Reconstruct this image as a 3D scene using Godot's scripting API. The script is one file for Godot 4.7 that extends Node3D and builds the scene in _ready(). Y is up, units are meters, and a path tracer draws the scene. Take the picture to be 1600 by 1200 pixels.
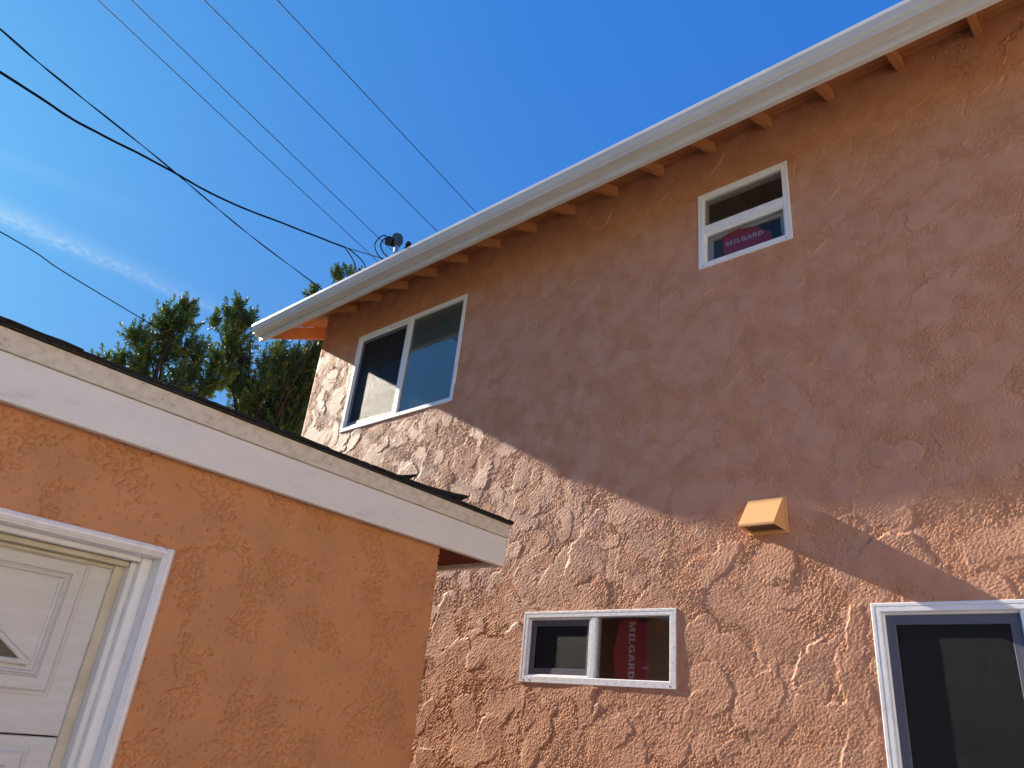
extends Node3D

const EYE := 1.55            # metres above the drive; lengths below are given from the eye's level
const WALL := 4.0            # x of the house wall
const PITCH := 0.46

# z, y, half length, half width, turn, lift, cross slope
const SMEARS := [[-1.27, 0.52, 0.24, 0.045, 1.45, 0.004, 0.03], [-1.25, 0.12, 0.26, 0.06, 1.6, 0.003, -0.02], [-1.34, -0.02, 0.2, 0.05, 1.35, 0.003, 0.03], [-1.5, 0.3, 0.13, 0.07, 1.1, 0.003, 0.02], [-1.75, 0.28, 0.15, 0.09, 1.2, 0.003, -0.01], [-2.9, 1.32, 0.14, 0.05, 0.9, 0.004, 0.04], [-2.72, 1.36, 0.1, 0.05, -0.2, 0.003, -0.03], [-3.05, 1.0, 0.17, 0.07, 1.3, 0.003, 0.03], [-2.1, 0.62, 0.12, 0.08, 0.6, 0.003, 0.02], [-2.0, 1.0, 0.16, 0.06, 0.8, 0.003, -0.02]]

var base_of := {}
var M := {}


# ---------------------------------------------------------------- mesh collector
class Mb:
	var v := PackedVector3Array()
	var n := PackedVector3Array()
	func tri(a: Vector3, b: Vector3, c: Vector3, hint: Vector3) -> void:
		var k := (b - a).cross(c - a)
		if k.length_squared() < 1e-16:
			return
		k = k.normalized()
		if k.dot(hint) > 0.0:
			v.append(a); v.append(c); v.append(b)
		else:
			k = -k
			v.append(a); v.append(b); v.append(c)
		for i in 3:
			n.append(k)
	func quad(a: Vector3, b: Vector3, c: Vector3, d: Vector3, hint: Vector3) -> void:
		tri(a, b, c, hint)
		tri(a, c, d, hint)
	func smooth(p: Array, q: Array) -> void:      # a quad with its own normals
		for t in [[0, 1, 2], [0, 2, 3]]:
			var o: Array = t
			var k: Vector3 = (p[t[1]] - p[t[0]]).cross(p[t[2]] - p[t[0]])
			if k.dot(q[t[0]]) > 0.0:
				o = [t[0], t[2], t[1]]
			for i in o:
				v.append(p[i]); n.append(q[i])
	func box(a: Vector3, b: Vector3, ch := 0.0, xf := Transform3D()) -> void:
		var lo := Vector3(minf(a.x, b.x), minf(a.y, b.y), minf(a.z, b.z))
		var hi := Vector3(maxf(a.x, b.x), maxf(a.y, b.y), maxf(a.z, b.z))
		var c := (lo + hi) / 2.0
		var h := (hi - lo) / 2.0
		ch = minf(ch, minf(h.x, minf(h.y, h.z)) * 0.9)
		for ax in 3:
			var u := (ax + 1) % 3
			var w := (ax + 2) % 3
			for s in [-1.0, 1.0]:
				var q: Array = []
				for k in [[-1, -1], [1, -1], [1, 1], [-1, 1]]:
					var p := Vector3()
					p[ax] = s * h[ax]
					p[u] = k[0] * (h[u] - ch)
					p[w] = k[1] * (h[w] - ch)
					q.append(xf * (c + p))
				var nn := Vector3()
				nn[ax] = s
				quad(q[0], q[1], q[2], q[3], xf.basis * nn)
		if ch > 0.0:
			for ax in 3:
				var u := (ax + 1) % 3
				var w := (ax + 2) % 3
				for su in [-1.0, 1.0]:
					for sw in [-1.0, 1.0]:
						var q: Array = []
						for k in [[-1, 0], [1, 0], [1, 1], [-1, 1]]:
							var p := Vector3()
							p[ax] = k[0] * (h[ax] - ch)
							p[u] = su * (h[u] - (0.0 if k[1] == 0 else ch))
							p[w] = sw * (h[w] - (ch if k[1] == 0 else 0.0))
							q.append(xf * (c + p))
						var nn := Vector3()
						nn[u] = su
						nn[w] = sw
						quad(q[0], q[1], q[2], q[3], xf.basis * nn)
			for sx in [-1.0, 1.0]:
				for sy in [-1.0, 1.0]:
					for sz in [-1.0, 1.0]:
						var s := Vector3(sx, sy, sz)
						var e := h - Vector3(ch, ch, ch)
						tri(xf * (c + s * Vector3(h.x, e.y, e.z)), xf * (c + s * Vector3(e.x, h.y, e.z)), xf * (c + s * Vector3(e.x, e.y, h.z)), xf.basis * s)
	# rectangle z0..z1, y0..y1 in a plane x; profile of (inset, x) swept round it with mitred corners
	func ring(z0: float, z1: float, y0: float, y1: float, profile: Array) -> void:
		for i in profile.size() - 1:
			var p: Vector2 = profile[i]
			var q: Vector2 = profile[i + 1]
			var e := (q - p)
			for side in 4:
				var a := _corner(z0, z1, y0, y1, p, side)
				var b := _corner(z0, z1, y0, y1, p, (side + 1) % 4)
				var c := _corner(z0, z1, y0, y1, q, (side + 1) % 4)
				var d := _corner(z0, z1, y0, y1, q, side)
				var inward: Vector3 = [Vector3(0, 1, 0), Vector3(0, 0, -1), Vector3(0, -1, 0), Vector3(0, 0, 1)][side]
				quad(a, b, c, d, inward * e.y + Vector3(-1, 0, 0) * e.x)
	func _corner(z0: float, z1: float, y0: float, y1: float, p: Vector2, k: int) -> Vector3:
		match k:
			0: return Vector3(p.y, y0 + p.x, z0 + p.x)
			1: return Vector3(p.y, y0 + p.x, z1 - p.x)
			2: return Vector3(p.y, y1 - p.x, z1 - p.x)
		return Vector3(p.y, y1 - p.x, z0 + p.x)
	func tube(pts: Array, rad: Array, sides := 8, caps := true) -> void:
		var rings: Array = []
		var nor: Array = []
		var up := Vector3(0.31, 0.83, 0.46).normalized()
		for i in pts.size():
			var t: Vector3 = (pts[mini(i + 1, pts.size() - 1)] - pts[maxi(i - 1, 0)]).normalized()
			var s := up.cross(t).normalized()
			up = t.cross(s).normalized()
			var r: float = rad[mini(i, rad.size() - 1)]
			var a: Array = []
			var b: Array = []
			for k in sides:
				var f := TAU * k / sides
				var d := s * cos(f) + up * sin(f)
				a.append(pts[i] + d * r)
				b.append(d)
			rings.append(a)
			nor.append(b)
		for i in pts.size() - 1:
			for k in sides:
				var l := (k + 1) % sides
				smooth([rings[i][k], rings[i][l], rings[i + 1][l], rings[i + 1][k]], [nor[i][k], nor[i][l], nor[i + 1][l], nor[i + 1][k]])
		if caps:
			for e in [0, pts.size() - 1]:
				var t: Vector3 = (pts[0] - pts[1]) if e == 0 else (pts[-1] - pts[-2])
				for k in sides - 2:
					tri(rings[e][0], rings[e][k + 1], rings[e][k + 2], t)
	# outline in (x, y) swept along z
	func sweep_z(outline: Array, z0: float, z1: float, close := true) -> void:
		var c := Vector2()
		for p in outline:
			c += p / outline.size()
		for i in (outline.size() if close else outline.size() - 1):
			var p: Vector2 = outline[i]
			var q: Vector2 = outline[(i + 1) % outline.size()]
			var e := q - p
			var nn := Vector2(e.y, -e.x)
			if nn.dot((p + q) / 2.0 - c) < 0.0:
				nn = -nn
			quad(Vector3(p.x, p.y, z0), Vector3(q.x, q.y, z0), Vector3(q.x, q.y, z1), Vector3(p.x, p.y, z1), Vector3(nn.x, nn.y, 0))
		if close:
			var idx := Geometry2D.triangulate_polygon(PackedVector2Array(outline))
			for i in range(0, idx.size(), 3):
				for e in [[z0, -1.0], [z1, 1.0]]:
					var t: Array = []
					for k in 3:
						var p: Vector2 = outline[idx[i + k]]
						t.append(Vector3(p.x, p.y, e[0]))
					tri(t[0], t[1], t[2], Vector3(0, 0, e[1] * signf(z1 - z0)))


# ---------------------------------------------------------------- naming and committing
func thing(called: String, label: String, category: String, at: Vector3, group := "") -> Node3D:
	var o := Node3D.new()
	o.name = called
	add_child(o, true)
	o.position = at + Vector3(0, EYE, 0)
	base_of[o] = at
	tag(o, label, category, group)
	return o

func tag(o: Node, label: String, category: String, group := "") -> void:
	if label: o.set_meta("label", label)
	if category: o.set_meta("category", category)
	if group: o.set_meta("group", group)

func put_mesh(mesh: Mesh, called: String, parent: Node) -> MeshInstance3D:
	var o := MeshInstance3D.new()
	o.mesh = mesh
	o.name = called
	if parent == null:
		parent = self
	parent.add_child(o, true)
	base_of[o] = base_of.get(parent, Vector3(0, -EYE, 0))
	return o

func build(mb: Mb, called: String, m: Material, parent: Node) -> MeshInstance3D:
	var base: Vector3 = base_of.get(parent, Vector3(0, -EYE, 0))
	var vv := mb.v.duplicate()
	for i in vv.size():
		vv[i] = vv[i] - base
	var arr := []
	arr.resize(Mesh.ARRAY_MAX)
	arr[Mesh.ARRAY_VERTEX] = vv
	arr[Mesh.ARRAY_NORMAL] = mb.n
	var am := ArrayMesh.new()
	am.add_surface_from_arrays(Mesh.PRIMITIVE_TRIANGLES, arr)
	am.surface_set_material(0, m)
	return put_mesh(am, called, parent)

func struct(mb: Mb, called: String, m: Material, label := "") -> MeshInstance3D:
	var o := build(mb, called, m, null)
	o.set_meta("kind", "structure")
	if label: o.set_meta("label", label)
	return o


# ---------------------------------------------------------------- materials
func lin(r: float, g: float, b: float, a := 1.0) -> Color:
	var c := Color(r, g, b).linear_to_srgb()
	c.a = a
	return c

func noise_tex(seed_: int, freq: float, oct: int, size := 512, kind := FastNoiseLite.TYPE_SIMPLEX_SMOOTH, ramp: Gradient = null) -> NoiseTexture2D:
	var f := FastNoiseLite.new()
	f.seed = seed_
	f.noise_type = kind
	f.frequency = freq
	f.fractal_octaves = oct
	f.fractal_gain = 0.55
	var t := NoiseTexture2D.new()
	t.width = size
	t.height = size
	t.seamless = true
	t.noise = f
	t.color_ramp = ramp
	return t

func ramp(stops: Array) -> Gradient:
	var g := Gradient.new()
	var o := PackedFloat32Array()
	var c := PackedColorArray()
	for s in stops:
		o.append(s[0])
		c.append(s[1])
	g.offsets = o
	g.colors = c
	return g

func mat(called: String, c: Color, rough: float, spec := 0.5) -> StandardMaterial3D:
	var m := StandardMaterial3D.new()
	m.resource_name = called
	m.albedo_color = c
	m.roughness = rough
	m.metallic_specular = spec
	M[called] = m
	return m

func tri_map(m: StandardMaterial3D, scale: Vector3) -> void:
	m.uv1_triplanar = true
	m.uv1_world_triplanar = true
	m.uv1_triplanar_sharpness = 6.0
	m.uv1_scale = scale

func bumpy(m: StandardMaterial3D, t: Texture2D, cm: float) -> void:
	m.heightmap_enabled = true
	m.heightmap_texture = t
	m.heightmap_scale = cm

func materials() -> void:
	var grain := noise_tex(3, 0.085, 3, 1024)
	var fine := noise_tex(5, 0.02, 5, 512)
	var streak := noise_tex(8, 0.012, 4, 512)

	var orange := Color(0.53, 0.258, 0.144)
	var tone := func(k: float, w: float) -> Color: return lin(orange.r * k * (1.0 + w), orange.g * k, orange.b * k * (1.0 - w))
	var blot := noise_tex(11, 0.006, 4, 1024, FastNoiseLite.TYPE_SIMPLEX_SMOOTH, ramp([[0.25, tone.call(0.9, 0.03)], [0.5, tone.call(1.0, 0.0)], [0.75, tone.call(1.07, -0.03)]]))
	var m := mat("stucco_smooth", Color.WHITE, 0.62, 0.5)
	m.albedo_texture = blot
	tri_map(m, Vector3.ONE * 0.7)
	bumpy(m, grain, 0.16)
	m = mat("stucco_rough", Color.WHITE, 0.66, 0.28)
	m.albedo_texture = blot
	tri_map(m, Vector3.ONE * 0.7)
	bumpy(m, grain, 0.45)
	m = mat("stucco_plain", Color.WHITE, 0.8, 0.3)
	m.albedo_texture = blot
	tri_map(m, Vector3.ONE * 0.7)
	bumpy(m, grain, 0.3)

	m = mat("garage_stucco", Color.WHITE, 0.6, 0.4)
	m.albedo_texture = noise_tex(12, 0.006, 4, 512, FastNoiseLite.TYPE_SIMPLEX_SMOOTH, ramp([[0.25, lin(0.485, 0.226, 0.098)], [0.75, lin(0.54, 0.253, 0.112)]]))
	tri_map(m, Vector3.ONE * 0.8)
	bumpy(m, grain, 0.13)

	m = mat("orange_wood", Color.WHITE, 0.55, 0.4)
	m.albedo_texture = noise_tex(13, 0.008, 4, 512, FastNoiseLite.TYPE_SIMPLEX_SMOOTH, ramp([[0.25, lin(0.43, 0.19, 0.078)], [0.75, lin(0.5, 0.225, 0.095)]]))
	tri_map(m, Vector3(0.6, 3, 3))
	bumpy(m, streak, 0.12)
	m = mat("soffit_red", Color.WHITE, 0.7, 0.3)
	m.albedo_texture = noise_tex(14, 0.01, 3, 256, FastNoiseLite.TYPE_SIMPLEX_SMOOTH, ramp([[0.25, lin(0.13, 0.02, 0.008)], [0.75, lin(0.17, 0.03, 0.012)]]))
	tri_map(m, Vector3(2, 2, 2))

	m = mat("gutter_paint", Color.WHITE, 0.3, 0.5)
	m.albedo_texture = noise_tex(15, 0.006, 4, 512, FastNoiseLite.TYPE_SIMPLEX_SMOOTH, ramp([[0.2, lin(0.52, 0.525, 0.53)], [0.7, lin(0.57, 0.575, 0.58)]]))
	tri_map(m, Vector3(2, 2, 0.5))
	bumpy(m, fine, 0.03)
	m = mat("vinyl", Color.WHITE, 0.38, 0.5)
	m.albedo_texture = noise_tex(16, 0.01, 5, 512, FastNoiseLite.TYPE_SIMPLEX_SMOOTH, ramp([[0.04, lin(0.6, 0.59, 0.58)], [0.14, lin(0.75, 0.75, 0.75)], [0.8, lin(0.82, 0.82, 0.82)]]))
	tri_map(m, Vector3.ONE * 2.5)
	bumpy(m, fine, 0.03)
	m = mat("vinyl_worn", Color.WHITE, 0.45, 0.5)
	m.albedo_texture = noise_tex(17, 0.014, 5, 512, FastNoiseLite.TYPE_SIMPLEX_SMOOTH, ramp([[0.1, lin(0.3, 0.27, 0.34)], [0.14, lin(0.68, 0.67, 0.68)], [0.8, lin(0.8, 0.8, 0.8)]]))
	tri_map(m, Vector3.ONE * 3.0)
	bumpy(m, fine, 0.06)
	m = mat("screen_frame", lin(0.1, 0.1, 0.125), 0.4, 0.5)
	m = mat("white_board", Color.WHITE, 0.5, 0.5)
	m.albedo_texture = noise_tex(18, 0.009, 5, 512, FastNoiseLite.TYPE_SIMPLEX_SMOOTH, ramp([[0.04, lin(0.62, 0.6, 0.57)], [0.2, lin(0.7, 0.695, 0.67)], [0.8, lin(0.74, 0.735, 0.705)]]))
	tri_map(m, Vector3(0.6, 1.6, 1.6))
	bumpy(m, streak, 0.12)
	m = mat("cream_board", Color.WHITE, 0.6, 0.4)
	m.albedo_texture = noise_tex(19, 0.011, 5, 1024, FastNoiseLite.TYPE_SIMPLEX_SMOOTH, ramp([[0.09, lin(0.2, 0.16, 0.11)], [0.13, lin(0.53, 0.48, 0.39)], [0.5, lin(0.62, 0.57, 0.47)], [0.85, lin(0.68, 0.63, 0.53)]]))
	tri_map(m, Vector3(1.2, 1.6, 1.6))
	bumpy(m, streak, 0.15)
	m = mat("door_paint", Color.WHITE, 0.5, 0.45)
	m.albedo_texture = noise_tex(20, 0.008, 5, 512, FastNoiseLite.TYPE_SIMPLEX_SMOOTH, ramp([[0.05, lin(0.58, 0.57, 0.55)], [0.35, lin(0.57, 0.57, 0.56)], [0.8, lin(0.61, 0.61, 0.6)]]))
	tri_map(m, Vector3(0.8, 4, 4))
	bumpy(m, streak, 0.12)
	m = mat("stop_paint", Color.WHITE, 0.5, 0.45)
	m.albedo_texture = noise_tex(21, 0.01, 4, 256, FastNoiseLite.TYPE_SIMPLEX_SMOOTH, ramp([[0.2, lin(0.5, 0.44, 0.33)], [0.8, lin(0.6, 0.55, 0.44)]]))
	tri_map(m, Vector3.ONE * 2)
	m = mat("vent_paint", lin(0.66, 0.36, 0.155), 0.45, 0.5)
	bumpy(m, fine, 0.05)
	tri_map(m, Vector3.ONE * 5)
	m = mat("dark_inside", lin(0.16, 0.1, 0.065), 0.8, 0.2)
	m = mat("felt", lin(0.022, 0.022, 0.024), 0.5, 0.5)
	bumpy(m, fine, 0.6)
	tri_map(m, Vector3.ONE * 4)
	m = mat("shingle", Color.WHITE, 0.9, 0.3)
	m.albedo_texture = noise_tex(22, 0.2, 3, 512, FastNoiseLite.TYPE_SIMPLEX_SMOOTH, ramp([[0.2, lin(0.012, 0.011, 0.011)], [0.6, lin(0.03, 0.027, 0.025)], [0.85, lin(0.09, 0.08, 0.075)]]))
	tri_map(m, Vector3.ONE * 3)
	bumpy(m, grain, 0.25)
	m = mat("roof_shingle", Color.WHITE, 0.9, 0.3)
	m.albedo_texture = noise_tex(23, 0.05, 4, 512, FastNoiseLite.TYPE_SIMPLEX_SMOOTH, ramp([[0.2, lin(0.04, 0.035, 0.03)], [0.8, lin(0.11, 0.095, 0.08)]]))
	tri_map(m, Vector3.ONE)

	m = mat("glass", lin(0.02, 0.035, 0.035, 0.1), 0.02, 0.5)
	m.transparency = BaseMaterial3D.TRANSPARENCY_ALPHA
	m = mat("dull_glass", lin(0.02, 0.03, 0.03, 0.1), 0.02, 0.27)
	m.transparency = BaseMaterial3D.TRANSPARENCY_ALPHA
	m = mat("coated_glass", lin(0.07, 0.13, 0.125, 0.3), 0.02, 1.0)
	m.clearcoat_enabled = true
	m.clearcoat = 1.0
	m.clearcoat_roughness = 0.02
	m.transparency = BaseMaterial3D.TRANSPARENCY_ALPHA
	m = mat("mesh_screen", Color.WHITE, 0.7, 0.22)
	m.roughness_texture = noise_tex(29, 0.12, 3, 1024, FastNoiseLite.TYPE_SIMPLEX_SMOOTH, ramp([[0.3, Color(0.5, 0.5, 0.5)], [0.7, Color(0.95, 0.95, 0.95)]]))
	m.transparency = BaseMaterial3D.TRANSPARENCY_ALPHA
	m.albedo_color = lin(0.02, 0.02, 0.02, 0.75)
	bumpy(m, noise_tex(24, 0.16, 3, 1024), 0.26)
	tri_map(m, Vector3(1.0, 0.55, 1.3))
	m = mat("card_red", lin(0.4, 0.01, 0.022), 0.5, 0.4)
	m = mat("print_white", lin(0.62, 0.6, 0.6), 0.5, 0.4)
	m = mat("room_paint", lin(0.3, 0.29, 0.26), 0.9, 0.3)
	m = mat("cable_black", lin(0.008, 0.008, 0.011), 0.75, 0.3)
	m = mat("wire_grey", lin(0.03, 0.035, 0.04), 0.6, 0.4)
	m = mat("galvanised", lin(0.5, 0.51, 0.53), 0.35, 0.5)
	m.metallic = 0.6
	m = mat("grey_cap", lin(0.09, 0.1, 0.1), 0.5, 0.5)
	m = mat("black_plastic", lin(0.012, 0.012, 0.013), 0.4, 0.5)
	m = mat("concrete", Color.WHITE, 0.9, 0.3)
	m.albedo_texture = noise_tex(25, 0.01, 5, 512, FastNoiseLite.TYPE_SIMPLEX_SMOOTH, ramp([[0.2, lin(0.33, 0.31, 0.28)], [0.8, lin(0.46, 0.44, 0.4)]]))
	tri_map(m, Vector3.ONE * 0.4)
	m = mat("soil", Color.WHITE, 0.95, 0.2)
	m.albedo_texture = noise_tex(26, 0.01, 5, 512, FastNoiseLite.TYPE_SIMPLEX_SMOOTH, ramp([[0.2, lin(0.12, 0.12, 0.05)], [0.8, lin(0.24, 0.2, 0.12)]]))
	tri_map(m, Vector3.ONE * 0.1)
	m = mat("pale_stucco", Color.WHITE, 0.85, 0.3)
	m.albedo_texture = noise_tex(27, 0.01, 4, 256, FastNoiseLite.TYPE_SIMPLEX_SMOOTH, ramp([[0.2, lin(0.62, 0.55, 0.45)], [0.8, lin(0.7, 0.63, 0.52)]]))
	tri_map(m, Vector3.ONE * 0.5)
	bumpy(m, grain, 0.3)
	m = mat("bark", Color.WHITE, 0.9, 0.2)
	m.albedo_texture = noise_tex(28, 0.03, 4, 256, FastNoiseLite.TYPE_SIMPLEX_SMOOTH, ramp([[0.2, lin(0.03, 0.024, 0.02)], [0.8, lin(0.07, 0.055, 0.045)]]))
	tri_map(m, Vector3(2, 0.5, 2))
	m = mat("leaf", lin(1, 1, 1), 0.58, 0.4)
	m.vertex_color_use_as_albedo = true
	m.backlight_enabled = true
	m.backlight = lin(0.24, 0.27, 0.05)


# ---------------------------------------------------------------- camera, sky, sun
func camera_and_light() -> void:
	var cam := Camera3D.new()
	cam.name = "camera"
	cam.keep_aspect = Camera3D.KEEP_HEIGHT
	cam.fov = rad_to_deg(2.0 * atan(600.0 / 1148.06))
	cam.near = 0.05
	cam.far = 900.0
	cam.transform = Transform3D(Basis(Vector3(0.6512, 0.0972, 0.7526), Vector3(-0.3821, 0.8989, 0.2145), Vector3(-0.6556, -0.4273, 0.6225)).orthonormalized(), Vector3(0, EYE, 0))
	add_child(cam)
	cam.current = true

	var sun := DirectionalLight3D.new()
	sun.name = "sun"
	sun.light_energy = 1.6
	sun.light_color = Color(1.0, 0.95, 0.87)
	sun.light_angular_distance = 0.55
	sun.shadow_enabled = true
	add_child(sun)
	sun.look_at_from_position(Vector3.ZERO, Vector3(1.0, -4.04, 8.1), Vector3.UP)

	var env := Environment.new()
	env.background_mode = Environment.BG_SKY
	var sky := Sky.new()
	var pm := PanoramaSkyMaterial.new()
	pm.panorama = sky_picture(2.5)
	sky.sky_material = pm
	env.sky = sky
	env.tonemap_mode = Environment.TONE_MAPPER_LINEAR
	env.tonemap_exposure = 2.5
	env.sdfgi_enabled = true
	env.ssao_enabled = true
	env.ssil_enabled = true
	var we := WorldEnvironment.new()
	we.name = "world"
	we.environment = env
	add_child(we)

# clear air: deep blue overhead, paler towards the horizon and the sun; one thin vapour trail
func sky_picture(exposure: float) -> ImageTexture:
	var w := 3072
	var h := 1536
	var s := Vector3(-0.110, 0.4436, -0.889).normalized()
	var zen := Vector3(0.015, 0.155, 0.65)
	var hor := Vector3(0.34, 0.60, 0.96)
	var glow := Vector3(0.17, 0.46, 0.40)
	var t0 := Vector3(0.092, 0.457, -0.885).normalized()
	var t1 := Vector3(0.345, 0.439, -0.829).normalized()
	var tn := t0.cross(t1).normalized()
	var tb := tn.cross(t0)
	var u0 := Vector3(0.095, 0.51, -0.855).normalized()
	var u1 := Vector3(0.26, 0.515, -0.817).normalized()
	var un := u0.cross(u1).normalized()
	var ub := un.cross(u0)
	var nz := FastNoiseLite.new()
	nz.seed = 4
	nz.frequency = 30.0
	nz.fractal_octaves = 4
	var data := PackedFloat32Array()
	data.resize(w * h * 3)
	var cs := PackedFloat32Array()
	var sn := PackedFloat32Array()
	for i in w:
		var a := (float(i) + 0.5) / w * TAU
		cs.append(-cos(a))
		sn.append(sin(a))
	var k := 0
	for j in h:
		var el := PI / 2.0 - (float(j) + 0.5) / h * PI
		var y := sin(el)
		var ce := cos(el)
		var b := zen.lerp(hor, exp(-maxf(y, 0.0) * 4.2))
		for i in w:
			var d := Vector3(sn[i] * ce, y, cs[i] * ce)
			var c := b
			if y > -0.05:
				var ang := acos(clampf(d.dot(s), -1.0, 1.0))
				c += glow * exp(-ang / 0.38)
				var off := asin(d.dot(tn))
				if absf(off) < 0.06 and d.dot(t0) > 0.8:
					var along := atan2(d.dot(tb), d.dot(t0))
					var f := clampf((0.33 - along) / 0.36, 0.0, 1.0)
					if along < -0.3: f = 0.0
					var wob := 0.004 * nz.get_noise_2d(along * 0.25, 3.0)
					var core := exp(-pow((off + wob) / (0.0042 + 0.0045 * f), 2.0))
					var puff := 0.55 + 0.9 * nz.get_noise_2d(along * 3.0 + off * 3.0, off * 9.0)
					c += Vector3(0.28, 0.22, 0.06) * pow(f, 0.7) * core * maxf(puff, 0.0)
					var soft := exp(-pow((off + 0.010) / 0.009, 2.0))
					c += Vector3(0.06, 0.05, 0.015) * f * soft
				var off2 := asin(d.dot(un))
				if absf(off2) < 0.03 and d.dot(u0) > 0.8:
					var al2 := atan2(d.dot(ub), d.dot(u0))
					var f2 := clampf((0.2 - al2) / 0.25, 0.0, 1.0)
					c += Vector3(0.03, 0.03, 0.008) * f2 * exp(-pow(off2 / 0.009, 2.0))
			c /= exposure
			data[k] = c.x
			data[k + 1] = c.y
			data[k + 2] = c.z
			k += 3
	return ImageTexture.create_from_image(Image.create_from_data(w, h, false, Image.FORMAT_RGBF, data.to_byte_array()))


# ---------------------------------------------------------------- stucco sheets
# a plastered sheet: u along, v up, the height towards the viewer; holes are [u0, u1, v0, v1]
func stucco_sheet(us: PackedFloat32Array, vs: PackedFloat32Array, height: PackedFloat32Array, mask: PackedByteArray, holes: Array, place: Callable, mats: Array, called: String, parent: Node, extra: Array = []) -> void:
	var nu := us.size()
	var nv := vs.size()
	var base: Vector3 = base_of[parent]
	var pos := PackedVector3Array()
	pos.resize(nu * nv)
	var k := 0
	for j in nv:
		for i in nu:
			pos[k] = place.call(us[i], vs[j], height[k]) - base
			k += 1
	var nor := PackedVector3Array()
	nor.resize(nu * nv)
	var out: Vector3 = place.call(0.0, 0.0, 1.0) - place.call(0.0, 0.0, 0.0)
	for j in nv:
		for i in nu:
			var q := j * nu + i
			var dx := pos[q + (1 if i < nu - 1 else 0)] - pos[q - (1 if i > 0 else 0)]
			var dy := pos[q + (nu if j < nv - 1 else 0)] - pos[q - (nu if j > 0 else 0)]
			var c := dx.cross(dy).normalized()
			nor[q] = c if c.dot(out) > 0.0 else -c
	var flip: bool = (place.call(1.0, 0.0, 0.0) - place.call(0.0, 0.0, 0.0)).cross(place.call(0.0, 1.0, 0.0) - place.call(0.0, 0.0, 0.0)).dot(out) > 0.0
	var shut := PackedByteArray()
	shut.resize(nu * nv)
	for hole in holes:
		for j in nv - 1:
			var v := (vs[j] + vs[j + 1]) / 2.0
			if v < hole[2] or v > hole[3]:
				continue
			for i in nu - 1:
				var u := (us[i] + us[i + 1]) / 2.0
				if u > hole[0] and u < hole[1]:
					shut[j * nu + i] = 1
	var am := ArrayMesh.new()
	for s in mats.size():
		var remap := PackedInt32Array()
		remap.resize(nu * nv)
		remap.fill(-1)
		var pv := PackedVector3Array()
		var pn := PackedVector3Array()
		var ix := PackedInt32Array()
		for j in nv - 1:
			for i in nu - 1:
				var q := j * nu + i
				if shut[q] == 1 or mask[q] != s:
					continue
				var a := [q, q + 1, q + nu + 1, q + nu]
				for e in 4:
					var r: int = a[e]
					if remap[r] < 0:
						remap[r] = pv.size()
						pv.append(pos[r])
						pn.append(nor[r])
					a[e] = remap[r]
				if flip:
					ix.append(a[0]); ix.append(a[2]); ix.append(a[1])
					ix.append(a[0]); ix.append(a[3]); ix.append(a[2])
				else:
					ix.append(a[0]); ix.append(a[1]); ix.append(a[2])
					ix.append(a[0]); ix.append(a[2]); ix.append(a[3])
		if s == 0:
			for e in extra:
				var mb: Mb = e
				for i in mb.v.size():
					ix.append(pv.size())
					pv.append(mb.v[i] - base)
					pn.append(mb.n[i])
		if ix.is_empty():
			continue
		var arr := []
		arr.resize(Mesh.ARRAY_MAX)
		arr[Mesh.ARRAY_VERTEX] = pv
		arr[Mesh.ARRAY_NORMAL] = pn
		arr[Mesh.ARRAY_INDEX] = ix
		am.add_surface_from_arrays(Mesh.PRIMITIVE_TRIANGLES, arr)
		am.surface_set_material(am.get_surface_count() - 1, mats[s])
	put_mesh(am, called, parent)

func nearest(a: PackedFloat32Array, x: float) -> int:
	return clampi(a.bsearch(x), 0, a.size() - 1)

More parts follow.
